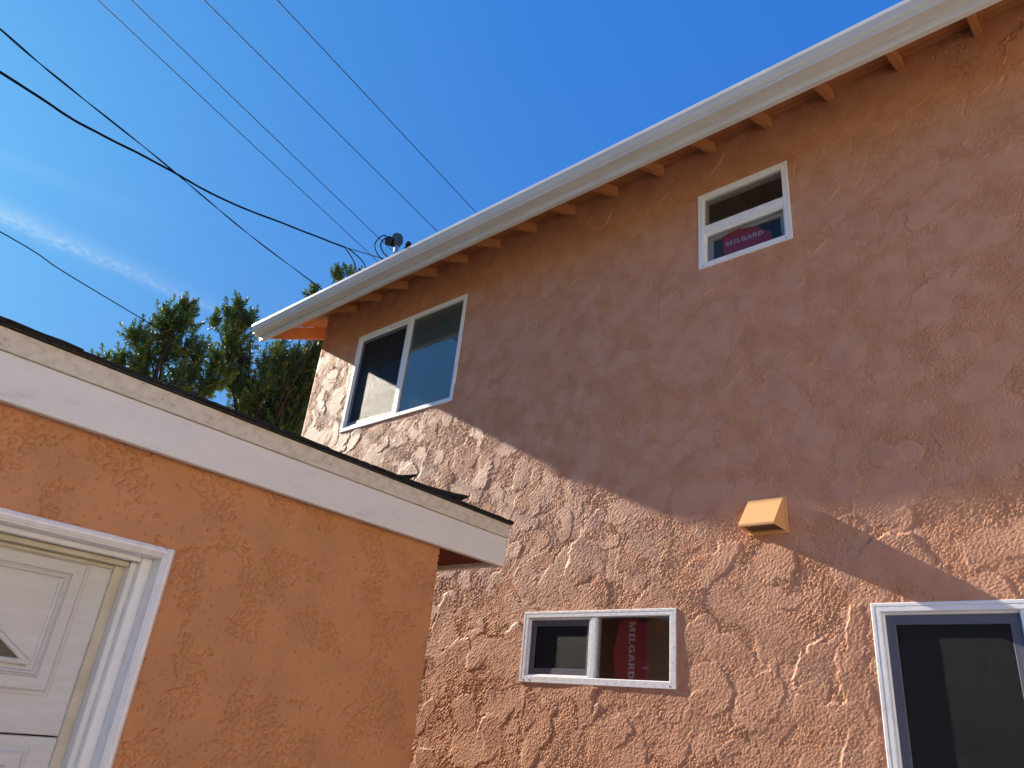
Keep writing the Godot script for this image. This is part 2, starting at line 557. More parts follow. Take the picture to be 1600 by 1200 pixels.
func house_wall(house: Node3D, holes: Array) -> void:
	var rng := RandomNumberGenerator.new()
	rng.seed = 77
	var us := PackedFloat32Array()
	var z := -6.915
	while z < 0.16:
		us.append(z)
		z += 0.0052 + absf(z) * 0.0006
	var vs := PackedFloat32Array()
	var y := -0.42
	while y < 4.25:
		vs.append(y)
		y += 0.0072
	var nu := us.size()
	var nv := vs.size()
	var low := FastNoiseLite.new(); low.seed = 1; low.frequency = 1.1; low.fractal_octaves = 2
	var mid := FastNoiseLite.new(); mid.seed = 2; mid.frequency = 7.0; mid.fractal_octaves = 3
	var grit := FastNoiseLite.new(); grit.seed = 3; grit.frequency = 70.0; grit.fractal_octaves = 2
	var area := FastNoiseLite.new(); area.seed = 6; area.frequency = 2.3; area.fractal_octaves = 3
	var warp := FastNoiseLite.new(); warp.seed = 5; warp.frequency = 9.0; warp.fractal_octaves = 4
	var height := PackedFloat32Array(); height.resize(nu * nv)
	var mask := PackedByteArray(); mask.resize(nu * nv); mask.fill(1)
	var wz := PackedFloat32Array(); wz.resize(nu * nv)
	var k := 0
	for j in nv:
		for i in nu:
			height[k] = 0.0030 * low.get_noise_2d(us[i], vs[j]) + 0.0022 * mid.get_noise_2d(us[i], vs[j])
			wz[k] = warp.get_noise_2d(us[i], vs[j])
			k += 1
	# trowel strokes: flat, slightly tilted patches pressed over the rough coat
	for s in 1600:
		var cu := rng.randf_range(-7.0, 0.25)
		var cv := rng.randf_range(-0.5, 4.3)
		var th := rng.randf_range(-0.5, 1.9)
		var big := rng.randf()
		var la := lerpf(0.055, 0.2, big * big) * rng.randf_range(0.8, 1.3)
		var lb := la * rng.randf_range(0.42, 0.85)
		var lift := rng.randf_range(0.0, 0.0017)
		var gp := rng.randfn(0.0, 0.017)
		var gq := rng.randfn(0.0, 0.017)
		var flat := rng.randf() < 0.72
		var tail := rng.randf_range(0.2, 0.6)
		var lip := rng.randf_range(0.0, 0.0005)
		var ws := rng.randf_range(0.12, 0.42)
		var comb := rng.randf() < 0.14
		if s >= 1590:      # long smears pressed on beside the right-hand window and over the low one
			var e: Array = SMEARS[s - 1590]
			cu = e[0]; cv = e[1]; la = e[2]; lb = e[3]; th = e[4]; lift = e[5]
			gp = 0.004; gq = e[6]; lip = 0.001; ws = 0.25; flat = true; tail = 0.5; comb = false
		var co := cos(th)
		var si := sin(th)
		var reach := la * 1.35
		var i0 := nearest(us, cu - reach)
		var i1 := nearest(us, cu + reach)
		var j0 := nearest(vs, cv - reach)
		var j1 := nearest(vs, cv + reach)
		for j in range(j0, j1):
			for i in range(i0, i1):
				var du := us[i] - cu
				var dv := vs[j] - cv
				var p := du * co + dv * si
				var q := -du * si + dv * co
				var e := pow(pow(absf(p / la), 3.0) + pow(absf(q / lb), 3.0), 0.3333)
				var at := j * nu + i
				e += ws * wz[at]
				if e > 1.0:
					continue
				var plane := lift + gp * p + gq * q + 0.0028 * low.get_noise_2d(us[i], vs[j]) + 0.0008 * wz[at]
				var edge := clampf((1.0 - e) / (0.07 if p > 0.0 else tail), 0.0, 1.0)
				if e > 0.8 and p > 0.0:
					plane += lip * (e - 0.8) * 5.0
				if comb:
					plane += 0.0007 * sin(q * 420.0 + 6.0 * wz[at])
				plane = lerpf(plane - 0.001, plane, edge)
				if plane > height[at] - 0.0003:
					height[at] = lerpf(height[at], plane, 0.92)
					mask[at] = 0 if flat else 1
	k = 0
	for j in nv:
		for i in nu:
			var g := grit.get_noise_2d(us[i], vs[j])
			if mask[k] == 1:
				height[k] += (0.0027 * g + rng.randf_range(-0.0016, 0.0016)) * (0.85 + 0.9 * area.get_noise_2d(us[i], vs[j]))
			else:
				height[k] += 0.0011 * g + rng.randf_range(-0.0008, 0.0008)
			if us[i] < -6.88:
				height[k] -= (-6.88 - us[i]) * 0.5
			k += 1
	var far := Mb.new()      # the wall below and beside what is in view
	far.box(Vector3(WALL, -EYE, -6.9), Vector3(WALL + 0.15, -0.418, 0.158))
	far.box(Vector3(WALL, -EYE, 0.16), Vector3(WALL + 0.15, 4.24, 4.5))
	far.box(Vector3(WALL, 4.245, -6.9), Vector3(WALL + 0.15, 4.31, 4.5))
	stucco_sheet(us, vs, height, mask, holes, func(a: float, b: float, t: float) -> Vector3: return Vector3(WALL - t, b, a), [M.stucco_smooth, M.stucco_rough], "wall", house, [far])

func garage_wall(garage: Node3D) -> void:
	var rng := RandomNumberGenerator.new()
	rng.seed = 31
	var us := PackedFloat32Array()
	var x := 1.35
	while x < 2.885:
		us.append(x)
		x += 0.0036
	us.append(2.886)
	var vs := PackedFloat32Array()
	var y := -0.42
	while y < 0.95:
		vs.append(y)
		y += 0.0036
	var ux := PackedFloat32Array()      # over the door the sheet goes on to the left
	var nu := us.size()
	var nv := vs.size()
	var height := PackedFloat32Array(); height.resize(nu * nv)
	var mask := PackedByteArray(); mask.resize(nu * nv)
	garage_height(us, vs, height)
	var rest := Mb.new()
	rest.box(Vector3(1.32, -EYE, -3.17), Vector3(2.884, -0.418, -3.3))
	rest.box(Vector3(-2.6, -EYE, -3.17), Vector3(-1.31, 0.95, -3.3))
	rest.box(Vector3(-1.31, 0.53, -3.18), Vector3(1.34, 0.95, -3.3))
	stucco_sheet(us, vs, height, mask, [], func(a: float, b: float, t: float) -> Vector3: return Vector3(a, b, -3.16 + t), [M.garage_stucco], "wall", garage, [rest])
	x = 0.05
	while x < 1.354:
		ux.append(x)
		x += 0.0036
	ux.append(1.354)
	var vx := PackedFloat32Array()
	y = 0.53
	while y < 0.95:
		vx.append(y)
		y += 0.0036
	var h2 := PackedFloat32Array(); h2.resize(ux.size() * vx.size())
	var m2 := PackedByteArray(); m2.resize(ux.size() * vx.size())
	garage_height(ux, vx, h2)
	stucco_sheet(ux, vx, h2, m2, [], func(a: float, b: float, t: float) -> Vector3: return Vector3(a, b, -3.16 + t), [M.garage_stucco], "wall", garage)

func garage_height(us: PackedFloat32Array, vs: PackedFloat32Array, height: PackedFloat32Array) -> void:
	var area := FastNoiseLite.new(); area.seed = 21; area.frequency = 2.6; area.fractal_octaves = 4; area.fractal_gain = 0.55
	var lace := FastNoiseLite.new(); lace.seed = 22; lace.frequency = 32.0; lace.fractal_octaves = 3
	var cell := FastNoiseLite.new(); cell.seed = 23; cell.frequency = 60.0; cell.noise_type = FastNoiseLite.TYPE_CELLULAR; cell.cellular_return_type = FastNoiseLite.RETURN_DISTANCE2_SUB
	var soft := FastNoiseLite.new(); soft.seed = 24; soft.frequency = 3.0
	var k := 0
	for v in vs:
		for u in us:
			var a := area.get_noise_2d(u, v)
			var h := 0.0012 * soft.get_noise_2d(u, v)
			if a > 0.06:
				var d := clampf((a - 0.06) / 0.03, 0.0, 1.0)
				var l := lace.get_noise_2d(u, v)
				h -= d * (0.0016 + 0.009 * clampf(0.2 - l * 2.2, 0.0, 1.0))
			else:
				var l2 := lace.get_noise_2d(u + 9.0, v)
				if l2 > 0.42:
					h -= (l2 - 0.42) * 0.03
			if u > 2.86:
				h -= (u - 2.86) * 0.3
			height[k] = h
			k += 1


# ---------------------------------------------------------------- windows
func lettering(words: String, size: float, wide: float, called: String, xf: Transform3D, parent: Node) -> void:
	var f := SystemFont.new()
	f.font_names = PackedStringArray(["Droid Sans"])
	f.font_weight = 700
	var t := TextMesh.new()
	t.text = words
	t.font = f
	t.font_size = 48
	t.pixel_size = size / 35.0
	t.depth = 0.0006
	t.material = M.print_white
	var o := put_mesh(t, called, parent)
	o.transform = xf.scaled_local(Vector3(wide, 1, 1))
	o.position -= base_of[parent]

func outer_frame(z0: float, z1: float, y0: float, y1: float, w: float, m: Material, house: Node3D) -> MeshInstance3D:
	var f := Mb.new()
	f.ring(z0, z1, y0, y1, [Vector2(0.004, 4.02), Vector2(0, 3.995), Vector2(0, 3.984), Vector2(0.003, 3.981), Vector2(w * 0.36, 3.981), Vector2(w * 0.4, 3.984), Vector2(w * 0.4, 3.985), Vector2(w * 0.44, 3.982), Vector2(w - 0.004, 3.982), Vector2(w, 3.986), Vector2(w, 4.075), Vector2(0.0, 4.075)])
	var o := build(f, "window", m, house)
	o.position.x += 0.009      # the plaster stands almost level with the frame's face
	return o

func sash(z0: float, z1: float, y0: float, y1: float, w: float, x: float, m: Material, win: Node) -> void:
	var f := Mb.new()
	f.ring(z0, z1, y0, y1, [Vector2(0, x + 0.03), Vector2(0, x + 0.002), Vector2(0.002, x), Vector2(w - 0.006, x), Vector2(w, x + 0.006), Vector2(w, x + 0.03)])
	build(f, "sash", m, win)

func pane(z0: float, z1: float, y0: float, y1: float, x: float, win: Node, glass := "glass") -> void:
	var f := Mb.new()
	f.box(Vector3(x, y0, z0), Vector3(x + 0.004, y1, z1))
	build(f, "pane", M[glass], win)
	var g := Mb.new()
	g.box(Vector3(x + 0.014, y0, z0), Vector3(x + 0.018, y1, z1))
	build(g, "pane", M[glass], win)

func insect_screen(z0: float, z1: float, y0: float, y1: float, w: float, x: float, win: Node) -> void:
	var f := Mb.new()
	f.ring(z0, z1, y0, y1, [Vector2(0, x + 0.008), Vector2(0, x + 0.001), Vector2(0.001, x), Vector2(w - 0.002, x), Vector2(w, x + 0.002), Vector2(w, x + 0.008)])
	build(f, "screen_frame", M.screen_frame, win)
	var s := Mb.new()
	var c := x + 0.004
	s.quad(Vector3(c, y0 + w, z0 + w), Vector3(c, y1 - w, z0 + w), Vector3(c, y1 - w, z1 - w), Vector3(c, y0 + w, z1 - w), Vector3(-1, 0, 0))
	build(s, "insect_screen", M.mesh_screen, win)

func weep_holes(zs: Array, y: float, win: Node) -> void:
	for z in zs:
		var f := Mb.new()
		f.tube([Vector3(3.9825, y, z), Vector3(3.9795, y, z)], [0.004], 8)
		build(f, "screw_head", M.black_plastic, win)

func windows(house: Node3D) -> void:
	var w := outer_frame(-3.436, -2.263, 0.312, 0.762, 0.042, M.vinyl_worn, house)
	w.set_meta("label", "low wide slider window with chipped white frame")
	sash(-3.394, -2.86, 0.354, 0.72, 0.012, 3.992, M.vinyl_worn, w)
	var mu := Mb.new()
	mu.box(Vector3(3.985, 0.346, -2.873), Vector3(4.05, 0.728, -2.835), 0.004)
	mu.box(Vector3(3.989, 0.35, -2.89), Vector3(4.04, 0.724, -2.874), 0.003)
	build(mu, "mullion", M.vinyl_worn, w)
	insect_screen(-3.384, -2.875, 0.364, 0.712, 0.042, 4.008, w)
	pane(-3.39, -2.87, 0.36, 0.72, 4.028, w, "dull_glass")
	pane(-2.838, -2.302, 0.352, 0.722, 4.006, w)
	var cd := Mb.new()
	var o := [Vector2(-2.72, 0.36), Vector2(-2.735, 0.53), Vector2(-2.692, 0.706), Vector2(-2.56, 0.712), Vector2(-2.484, 0.68), Vector2(-2.484, 0.358)]
	card(cd, o, 4.046)
	build(cd, "card", M.card_red, w)
	lettering("MILGARD", 0.043, 1.28, "lettering", Transform3D(Basis(Vector3(0, -1, 0), Vector3(0, 0, 1), Vector3(-1, 0, 0)), Vector3(4.0445, 0.53, -2.602)), w)
	weep_holes([-3.40, -3.345, -2.30], 0.327, w)

	w = outer_frame(-6.155, -4.5, 2.607, 3.735, 0.042, M.vinyl, house)
	w.set_meta("label", "large slider window under the eave near the far corner")
	sash(-6.113, -5.32, 2.65, 3.693, 0.02, 3.996, M.vinyl, w)
	mu = Mb.new()
	mu.box(Vector3(3.984, 2.64, -5.345), Vector3(4.05, 3.70, -5.275), 0.005)
	build(mu, "mullion", M.vinyl, w)
	insect_screen(-6.1, -5.335, 2.662, 3.68, 0.045, 4.006, w)
	pane(-6.1, -5.33, 2.66, 3.69, 4.03, w, "coated_glass")
	pane(-5.285, -4.54, 2.645, 3.697, 4.004, w, "coated_glass")

	w = outer_frame(-2.086, -1.408, 3.1, 3.76, 0.046, M.vinyl, house)
	w.set_meta("label", "small window high under the eave")
	mu = Mb.new()
	mu.box(Vector3(3.985, 3.392, -2.045), Vector3(4.05, 3.468, -1.449), 0.005)
	build(mu, "mullion", M.vinyl, w)
	sash(-2.042, -1.452, 3.142, 3.395, 0.014, 3.996, M.vinyl, w)
	pane(-2.045, -1.449, 3.462, 3.718, 4.004, w)
	pane(-2.03, -1.464, 3.154, 3.384, 4.006, w, "dull_glass")
	var inner := Mb.new()
	inner.ring(-2.036, -1.458, 3.146, 3.39, [Vector2(0, 4.05), Vector2(0, 4.034), Vector2(0.04, 4.034), Vector2(0.04, 4.05)])
	build(inner, "screen_frame", M.gutter_paint, w)
	cd = Mb.new()
	o = [Vector2(-1.911, 3.146), Vector2(-1.92, 3.352), Vector2(-1.8, 3.372), Vector2(-1.68, 3.338), Vector2(-1.568, 3.25), Vector2(-1.563, 3.146)]
	card(cd, o, 4.03)
	build(cd, "card", M.card_red, w)
	lettering("MILGARD", 0.036, 1.25, "lettering", Transform3D(Basis(Vector3(0, -0.02, 1).normalized(), Vector3(0, 1, 0.02).normalized(), Vector3(-1, 0, 0)), Vector3(4.0285, 3.268, -1.758)), w)
	weep_holes([-2.05, -1.45], 3.118, w)

	w = outer_frame(-1.174, 0.09, -0.36, 0.758, 0.044, M.vinyl, house)
	w.set_meta("label", "tall window with a dark insect screen at the right edge")
	sash(-1.13, -0.54, -0.316, 0.714, 0.012, 3.994, M.vinyl, w)
	mu = Mb.new()
	mu.box(Vector3(3.985, -0.32, -0.553), Vector3(4.05, 0.718, -0.5), 0.005)
	build(mu, "mullion", M.vinyl, w)
	insect_screen(-1.12, -0.555, -0.306, 0.702, 0.045, 4.008, w)
	pane(-1.12, -0.55, -0.31, 0.71, 4.03, w, "dull_glass")
	pane(-0.505, 0.05, -0.32, 0.718, 4.006, w)

func card(mb: Mb, o: Array, x: float) -> void:
	var idx := Geometry2D.triangulate_polygon(PackedVector2Array(o))
	for i in range(0, idx.size(), 3):
		for e in [[x, -1.0], [x + 0.0012, 1.0]]:
			var t: Array = []
			for k in 3:
				var p: Vector2 = o[idx[i + k]]
				t.append(Vector3(e[0], p.y, p.x))
			mb.tri(t[0], t[1], t[2], Vector3(e[1], 0, 0))


# ---------------------------------------------------------------- the house
func roof_y(x: float) -> float:      # underside of the roof boards
	return 4.22 + PITCH * (x - WALL)

func build_house() -> void:
	var house := thing("house", "two storey orange stucco house with white gutter and white framed windows", "house", Vector3(WALL, -EYE, -2.0))
	var holes := [[-3.42, -2.28, 0.328, 0.746], [-6.14, -4.515, 2.622, 3.72], [-2.07, -1.424, 3.116, 3.744], [-1.158, 0.075, -0.344, 0.742]]
	house_wall(house, holes)
	windows(house)
	var ridge := 8.2
	# the other walls
	var g := Mb.new()
	var prof := [Vector2(WALL + 0.012, -EYE), Vector2(WALL + 0.012, roof_y(WALL) - 0.02), Vector2(ridge, roof_y(ridge) - 0.02), Vector2(2 * ridge - WALL, roof_y(WALL) - 0.02), Vector2(2 * ridge - WALL, -EYE)]
	g.sweep_z(prof, -6.912, -6.76)
	build(g, "gable_wall", M.stucco_plain, house)
	g = Mb.new()
	g.sweep_z(prof, 4.36, 4.512)
	build(g, "gable_wall", M.stucco_plain, house)
	g = Mb.new()
	g.box(Vector3(2 * ridge - WALL - 0.15, -EYE, -6.75), Vector3(2 * ridge - WALL - 0.002, 4.2, 4.35))
	build(g, "back_wall", M.stucco_plain, house)
	for yy in [[-1.35, "floor"], [1.3, "floor"], [3.98, "ceiling"]]:
		g = Mb.new()
		g.box(Vector3(WALL + 0.16, yy[0] - 0.12, -6.74), Vector3(2 * ridge - WALL - 0.17, yy[0], 4.34))
		build(g, yy[1], M.room_paint, house)
	for zz in [-4.0, -2.18, -1.25]:
		g = Mb.new()
		g.box(Vector3(WALL + 0.16, -1.34, zz - 0.1), Vector3(2 * ridge - WALL - 0.17, 1.17, zz))
		if zz < -2.0 or zz == -1.25:
			g.box(Vector3(WALL + 0.16, 1.31, zz - 0.1), Vector3(2 * ridge - WALL - 0.17, 3.85, zz))
		build(g, "partition", M.room_paint, house)
	g = Mb.new()
	g.box(Vector3(7.2, -1.34, -6.74), Vector3(7.3, 3.85, 4.34))
	build(g, "partition", M.room_paint, house)
	# roof boards under the eave, then the roof itself
	var zl := -7.36
	var zr := 4.9
	var xa := 3.44
	var nb := 5
	for i in nb:
		g = Mb.new()
		var x0 := xa + 0.05 + i * 0.146
		var x1 := x0 + 0.141
		var dz := 0.0015 * (i % 2)
		g.sweep_z([Vector2(x0, roof_y(x0) - dz), Vector2(x1, roof_y(x1) - dz), Vector2(x1, roof_y(x1) + 0.019), Vector2(x0, roof_y(x0) + 0.019)], zl + 0.0405, zr)
		build(g, "roof_board", M.orange_wood, house)
	g = Mb.new()
	g.sweep_z([Vector2(3.41, roof_y(3.41) + 0.022), Vector2(ridge, roof_y(ridge) + 0.022), Vector2(ridge, roof_y(ridge) + 0.06), Vector2(3.41, roof_y(3.41) + 0.045)], zl - 0.02, zr)
	g.sweep_z([Vector2(2 * ridge - 3.41, roof_y(3.41) + 0.022), Vector2(ridge, roof_y(ridge) + 0.022), Vector2(ridge, roof_y(ridge) + 0.06), Vector2(2 * ridge - 3.41, roof_y(3.41) + 0.045)], zl - 0.02, zr)
	build(g, "roof", M.roof_shingle, house)
	g = Mb.new()
	g.sweep_z([Vector2(4.2, roof_y(4.2)), Vector2(ridge, roof_y(ridge)), Vector2(2 * ridge - 4.2, roof_y(4.2)), Vector2(2 * ridge - 4.2, roof_y(4.2) + 0.019), Vector2(ridge, roof_y(ridge) + 0.019), Vector2(4.2, roof_y(4.2) + 0.019)], zl + 0.05, zr)
	build(g, "roof_deck", M.orange_wood, house)
	# rafter tails
	for i in 17:
		var zc := -6.36 + i * 0.4405
		if i == 0: zc = -6.36
		g = Mb.new()
		var pts := [Vector2(3.505, roof_y(3.505) - 0.1), Vector2(4.3, roof_y(4.3) - 0.1), Vector2(4.3, roof_y(4.3) - 0.003), Vector2(3.505, roof_y(3.505) - 0.003)]
		g.sweep_z(pts, zc - 0.02, zc + 0.02)
		build(g, "rafter_tail", M.orange_wood, house)
	# fascia, barge board, gutter
	g = Mb.new()
	g.box(Vector3(3.46, 3.775, zl + 0.004), Vector3(3.5, 3.965, zr), 0.003)
	build(g, "fascia_board", M.gutter_paint, house)
	g = Mb.new()
	g.sweep_z([Vector2(3.502, 3.825), Vector2(ridge, 3.825 + PITCH * (ridge - 3.502)), Vector2(ridge, roof_y(ridge) - 0.004), Vector2(3.502, roof_y(3.502) - 0.004)], zl, zl + 0.04)
	g.sweep_z([Vector2(2 * ridge - 3.502, 3.825), Vector2(ridge, 3.825 + PITCH * (ridge - 3.502)), Vector2(ridge, roof_y(ridge) - 0.004), Vector2(2 * ridge - 3.502, roof_y(3.502) - 0.004)], zl, zl + 0.04)
	build(g, "barge_board", M.orange_wood, house)
	g = Mb.new()
	var k_style := [Vector2(3.459, 3.945), Vector2(3.459, 3.828), Vector2(3.374, 3.828), Vector2(3.371, 3.831), Vector2(3.371, 3.848), Vector2(3.366, 3.851), Vector2(3.362, 3.853), Vector2(3.352, 3.862), Vector2(3.346, 3.872), Vector2(3.343, 3.884), Vector2(3.340, 3.894), Vector2(3.334, 3.902), Vector2(3.333, 3.906), Vector2(3.333, 3.932), Vector2(3.335, 3.937), Vector2(3.341, 3.937), Vector2(3.345, 3.932)]
	for i in k_style.size() - 1:
		var p: Vector2 = k_style[i]
		var q: Vector2 = k_style[i + 1]
		var e := q - p
		g.quad(Vector3(p.x, p.y, zl - 0.005), Vector3(q.x, q.y, zl - 0.005), Vector3(q.x, q.y, zr), Vector3(p.x, p.y, zr), Vector3(e.y, -e.x, 0) * (1.0 if i > 0 else -1.0) * -1.0)
	var cap := PackedVector2Array(k_style)
	var idx := Geometry2D.triangulate_polygon(cap)
	for i in range(0, idx.size(), 3):
		var t: Array = []
		for k in 3:
			t.append(Vector3(cap[idx[i + k]].x, cap[idx[i + k]].y, zl - 0.0045))
		g.tri(t[0], t[1], t[2], Vector3(0, 0, -1))
	build(g, "gutter", M.gutter_paint, house)
	vent(house)

func vent(house: Node3D) -> void:
	var z0 := -1.779
	var z1 := -1.574
	var g := Mb.new()
	var xo := 3.826
	var yb := 1.162
	var yt := 1.352
	var th := 0.006
	# sloped front, two cheeks, a rim round the open underside
	g.sweep_z([Vector2(xo, yb + 0.012), Vector2(xo, yb), Vector2(xo + th, yb), Vector2(xo + th + 0.001, yb + 0.012), Vector2(3.985, yt - 0.01), Vector2(4.0, yt - 0.008), Vector2(4.0, yt), Vector2(3.972, yt)], z0, z1)
	for s in [[z0, z0 + th], [z1 - th, z1]]:
		g.sweep_z([Vector2(xo + 0.004, yb + 0.001), Vector2(4.004, yb + 0.001), Vector2(4.004, yt - 0.004), Vector2(3.974, yt - 0.004), Vector2(xo + 0.004, yb + 0.013)], s[0] + 0.0003, s[1] - 0.0003)
	g.box(Vector3(xo + 0.005, yb + 0.002, z0 + 0.005), Vector3(xo + 0.026, yb + 0.005, z1 - 0.005))
	g.box(Vector3(3.97, yb + 0.002, z0 + 0.005), Vector3(4.0, yb + 0.005, z1 - 0.005))
	g.box(Vector3(3.988, yb - 0.012, z0 - 0.012), Vector3(3.996, yt + 0.008, z1 + 0.012), 0.002)
	var o := build(g, "vent_hood", M.vent_paint, house)
	o.set_meta("label", "peach painted sloping vent hood in the sun")
	g = Mb.new()
	g.box(Vector3(xo + 0.027, yb + 0.012, z0 + 0.008), Vector3(3.97, yb + 0.016, z1 - 0.008))
	build(g, "vent_flap", M.dark_inside, o)


# ---------------------------------------------------------------- the garage
func build_garage() -> void:
	var garage := thing("garage", "low orange garage with white and cream fascia boards and a white door", "garage", Vector3(0.14, -EYE, -3.16))
	garage_wall(garage)
	var g := Mb.new()
	g.box(Vector3(2.76, -EYE, -3.29), Vector3(2.882, 1.1, -8.5))
	build(g, "side_wall", M.garage_stucco, garage)
	g = Mb.new()
	g.box(Vector3(-2.6, -EYE, -3.31), Vector3(-2.48, 1.1, -8.5))
	build(g, "side_wall", M.garage_stucco, garage)
	g = Mb.new()
	g.box(Vector3(-2.47, -EYE, -8.38), Vector3(2.75, 1.1, -8.5))
	build(g, "back_wall", M.garage_stucco, garage)
	# fascia: a white board with a cream board above it, on the front and along the side
	g = Mb.new()
	g.box(Vector3(-3.1, 0.917, -3.1), Vector3(3.374, 1.0955, -3.139), 0.004)
	build(g, "fascia_board", M.white_board, garage)
	g = Mb.new()
	g.box(Vector3(-3.105, 1.0975, -3.092), Vector3(3.383, 1.182, -3.139), 0.003)
	build(g, "fascia_trim", M.cream_board, garage)
	g = Mb.new()
	g.box(Vector3(3.335, 0.92, -3.142), Vector3(3.372, 1.0955, -8.8), 0.004)
	build(g, "fascia_board", M.white_board, garage)
	g = Mb.new()
	g.box(Vector3(3.337, 1.0975, -3.142), Vector3(3.381, 1.182, -8.8), 0.003)
	build(g, "fascia_trim", M.cream_board, garage)
	g = Mb.new()
	g.box(Vector3(2.884, 0.948, -3.142), Vector3(3.333, 0.968, -8.8))
	build(g, "soffit", M.soffit_red, garage)
	# roof deck and the edge of the shingles
	g = Mb.new()
	var deck := [Vector3(-3.1, 1.185, -3.08), Vector3(3.39, 1.185, -3.08), Vector3(3.39, 1.185, -8.9), Vector3(-3.1, 1.185, -8.9)]
	var top := [Vector3(-3.1, 1.19, -3.08), Vector3(3.39, 1.19, -3.08), Vector3(3.39, 1.25, -8.9), Vector3(-3.1, 1.25, -8.9)]
	g.quad(deck[0], deck[1], deck[2], deck[3], Vector3.DOWN)
	g.quad(top[0], top[1], top[2], top[3], Vector3.UP)
	for i in 4:
		var k := (i + 1) % 4
		g.quad(deck[i], deck[k], top[k], top[i], [Vector3(0, 0, 1), Vector3(1, 0, 0), Vector3(0, 0, -1), Vector3(-1, 0, 0)][i])
	build(g, "roof_felt", M.felt, garage)
	var rng := RandomNumberGenerator.new()
	rng.seed = 9
	var x := 0.1
	while x < 3.4:
		var w := rng.randf_range(0.22, 0.34)
		var x1 := minf(x + w, 3.405)
		g = Mb.new()
		var yb := 1.1885 + rng.randf_range(0.0, 0.003)
		shingle_tab(g, x, x1 - 0.004, -3.071 + rng.randf_range(-0.008, 0.006), 0.32, yb, rng.randf_range(0.0, 0.004), rng.randf_range(0.009, 0.013), rng)
		build(g, "shingle", M.shingle, garage)
		x = x1
	x = 0.1
	while x < 3.38:
		var w := rng.randf_range(0.22, 0.34)
		var x1 := minf(x + w, 3.40)
		g = Mb.new()
		var up := rng.randf_range(0.0, 0.004)
		shingle_tab(g, x, x1 - 0.003, -3.078 + rng.randf_range(-0.01, 0.01), 0.3, 1.2005, up, rng.randf_range(0.007, 0.01), rng)
		build(g, "shingle", M.shingle, garage)
		x = x1
	# two tabs whose ends have curled up
	g = Mb.new()
	shingle_tab(g, 2.36, 2.585, -3.12, 0.25, 1.212, 0.052, 0.01, rng)
	build(g, "curled_shingle", M.shingle, garage)
	g = Mb.new()
	shingle_tab(g, 2.5, 3.0, -3.11, 0.28, 1.211, 0.04, 0.016, rng)
	build(g, "curled_shingle", M.shingle, garage)
	g = Mb.new()
	shingle_tab(g, 2.52, 2.95, -3.085, 0.2, 1.209, 0.018, 0.004, rng)
	build(g, "loose_felt", M.felt, garage)
	door(garage)

# a thin tab along x whose far end is lifted; its front edge is a little ragged
func shingle_tab(g: Mb, x0: float, x1: float, z: float, deep: float, y: float, lift: float, thick: float, rng: RandomNumberGenerator) -> void:
	var n := 9
	var rows: Array = []
	for i in n + 1:
		var t := float(i) / n
		var xx := lerpf(x0, x1, t)
		var yy := y + lift * t * t
		var zz := z + rng.randf_range(-0.003, 0.003)
		rows.append([Vector3(xx, yy, zz), Vector3(xx, yy + thick + rng.randf_range(-0.001, 0.001), zz - 0.003), Vector3(xx, y + thick * 0.6, z - deep), Vector3(xx, y - 0.002, z - deep)])
	for i in n:
		var a: Array = rows[i]
		var b: Array = rows[i + 1]
		g.quad(a[0], b[0], b[1], a[1], Vector3(0, 0, 1))
		g.quad(a[1], b[1], b[2], a[2], Vector3(0, 1, 0))
		g.quad(a[3], b[3], b[0], a[0], Vector3(0, -1, 0))
	g.quad(rows[0][0], rows[0][1], rows[0][2], rows[0][3], Vector3(-1, 0, 0))
	g.quad(rows[n][0], rows[n][1], rows[n][2], rows[n][3], Vector3(1, 0, 0))

# an L of trim: the upright on the right of the opening and the head over it, for x of the opening's edge and y of its head
func trim_right(g: Mb, x0: float, x1: float, y1: float, z0: float, z1: float, ch: float) -> void:
	g.box(Vector3(x0, -EYE, z0), Vector3(x1, y1, z1), ch)

func trim_head(g: Mb, x1: float, y0: float, y1: float, z0: float, z1: float, ch: float) -> void:
	g.box(Vector3(-1.3, y0, z0), Vector3(x1, y1, z1), ch)

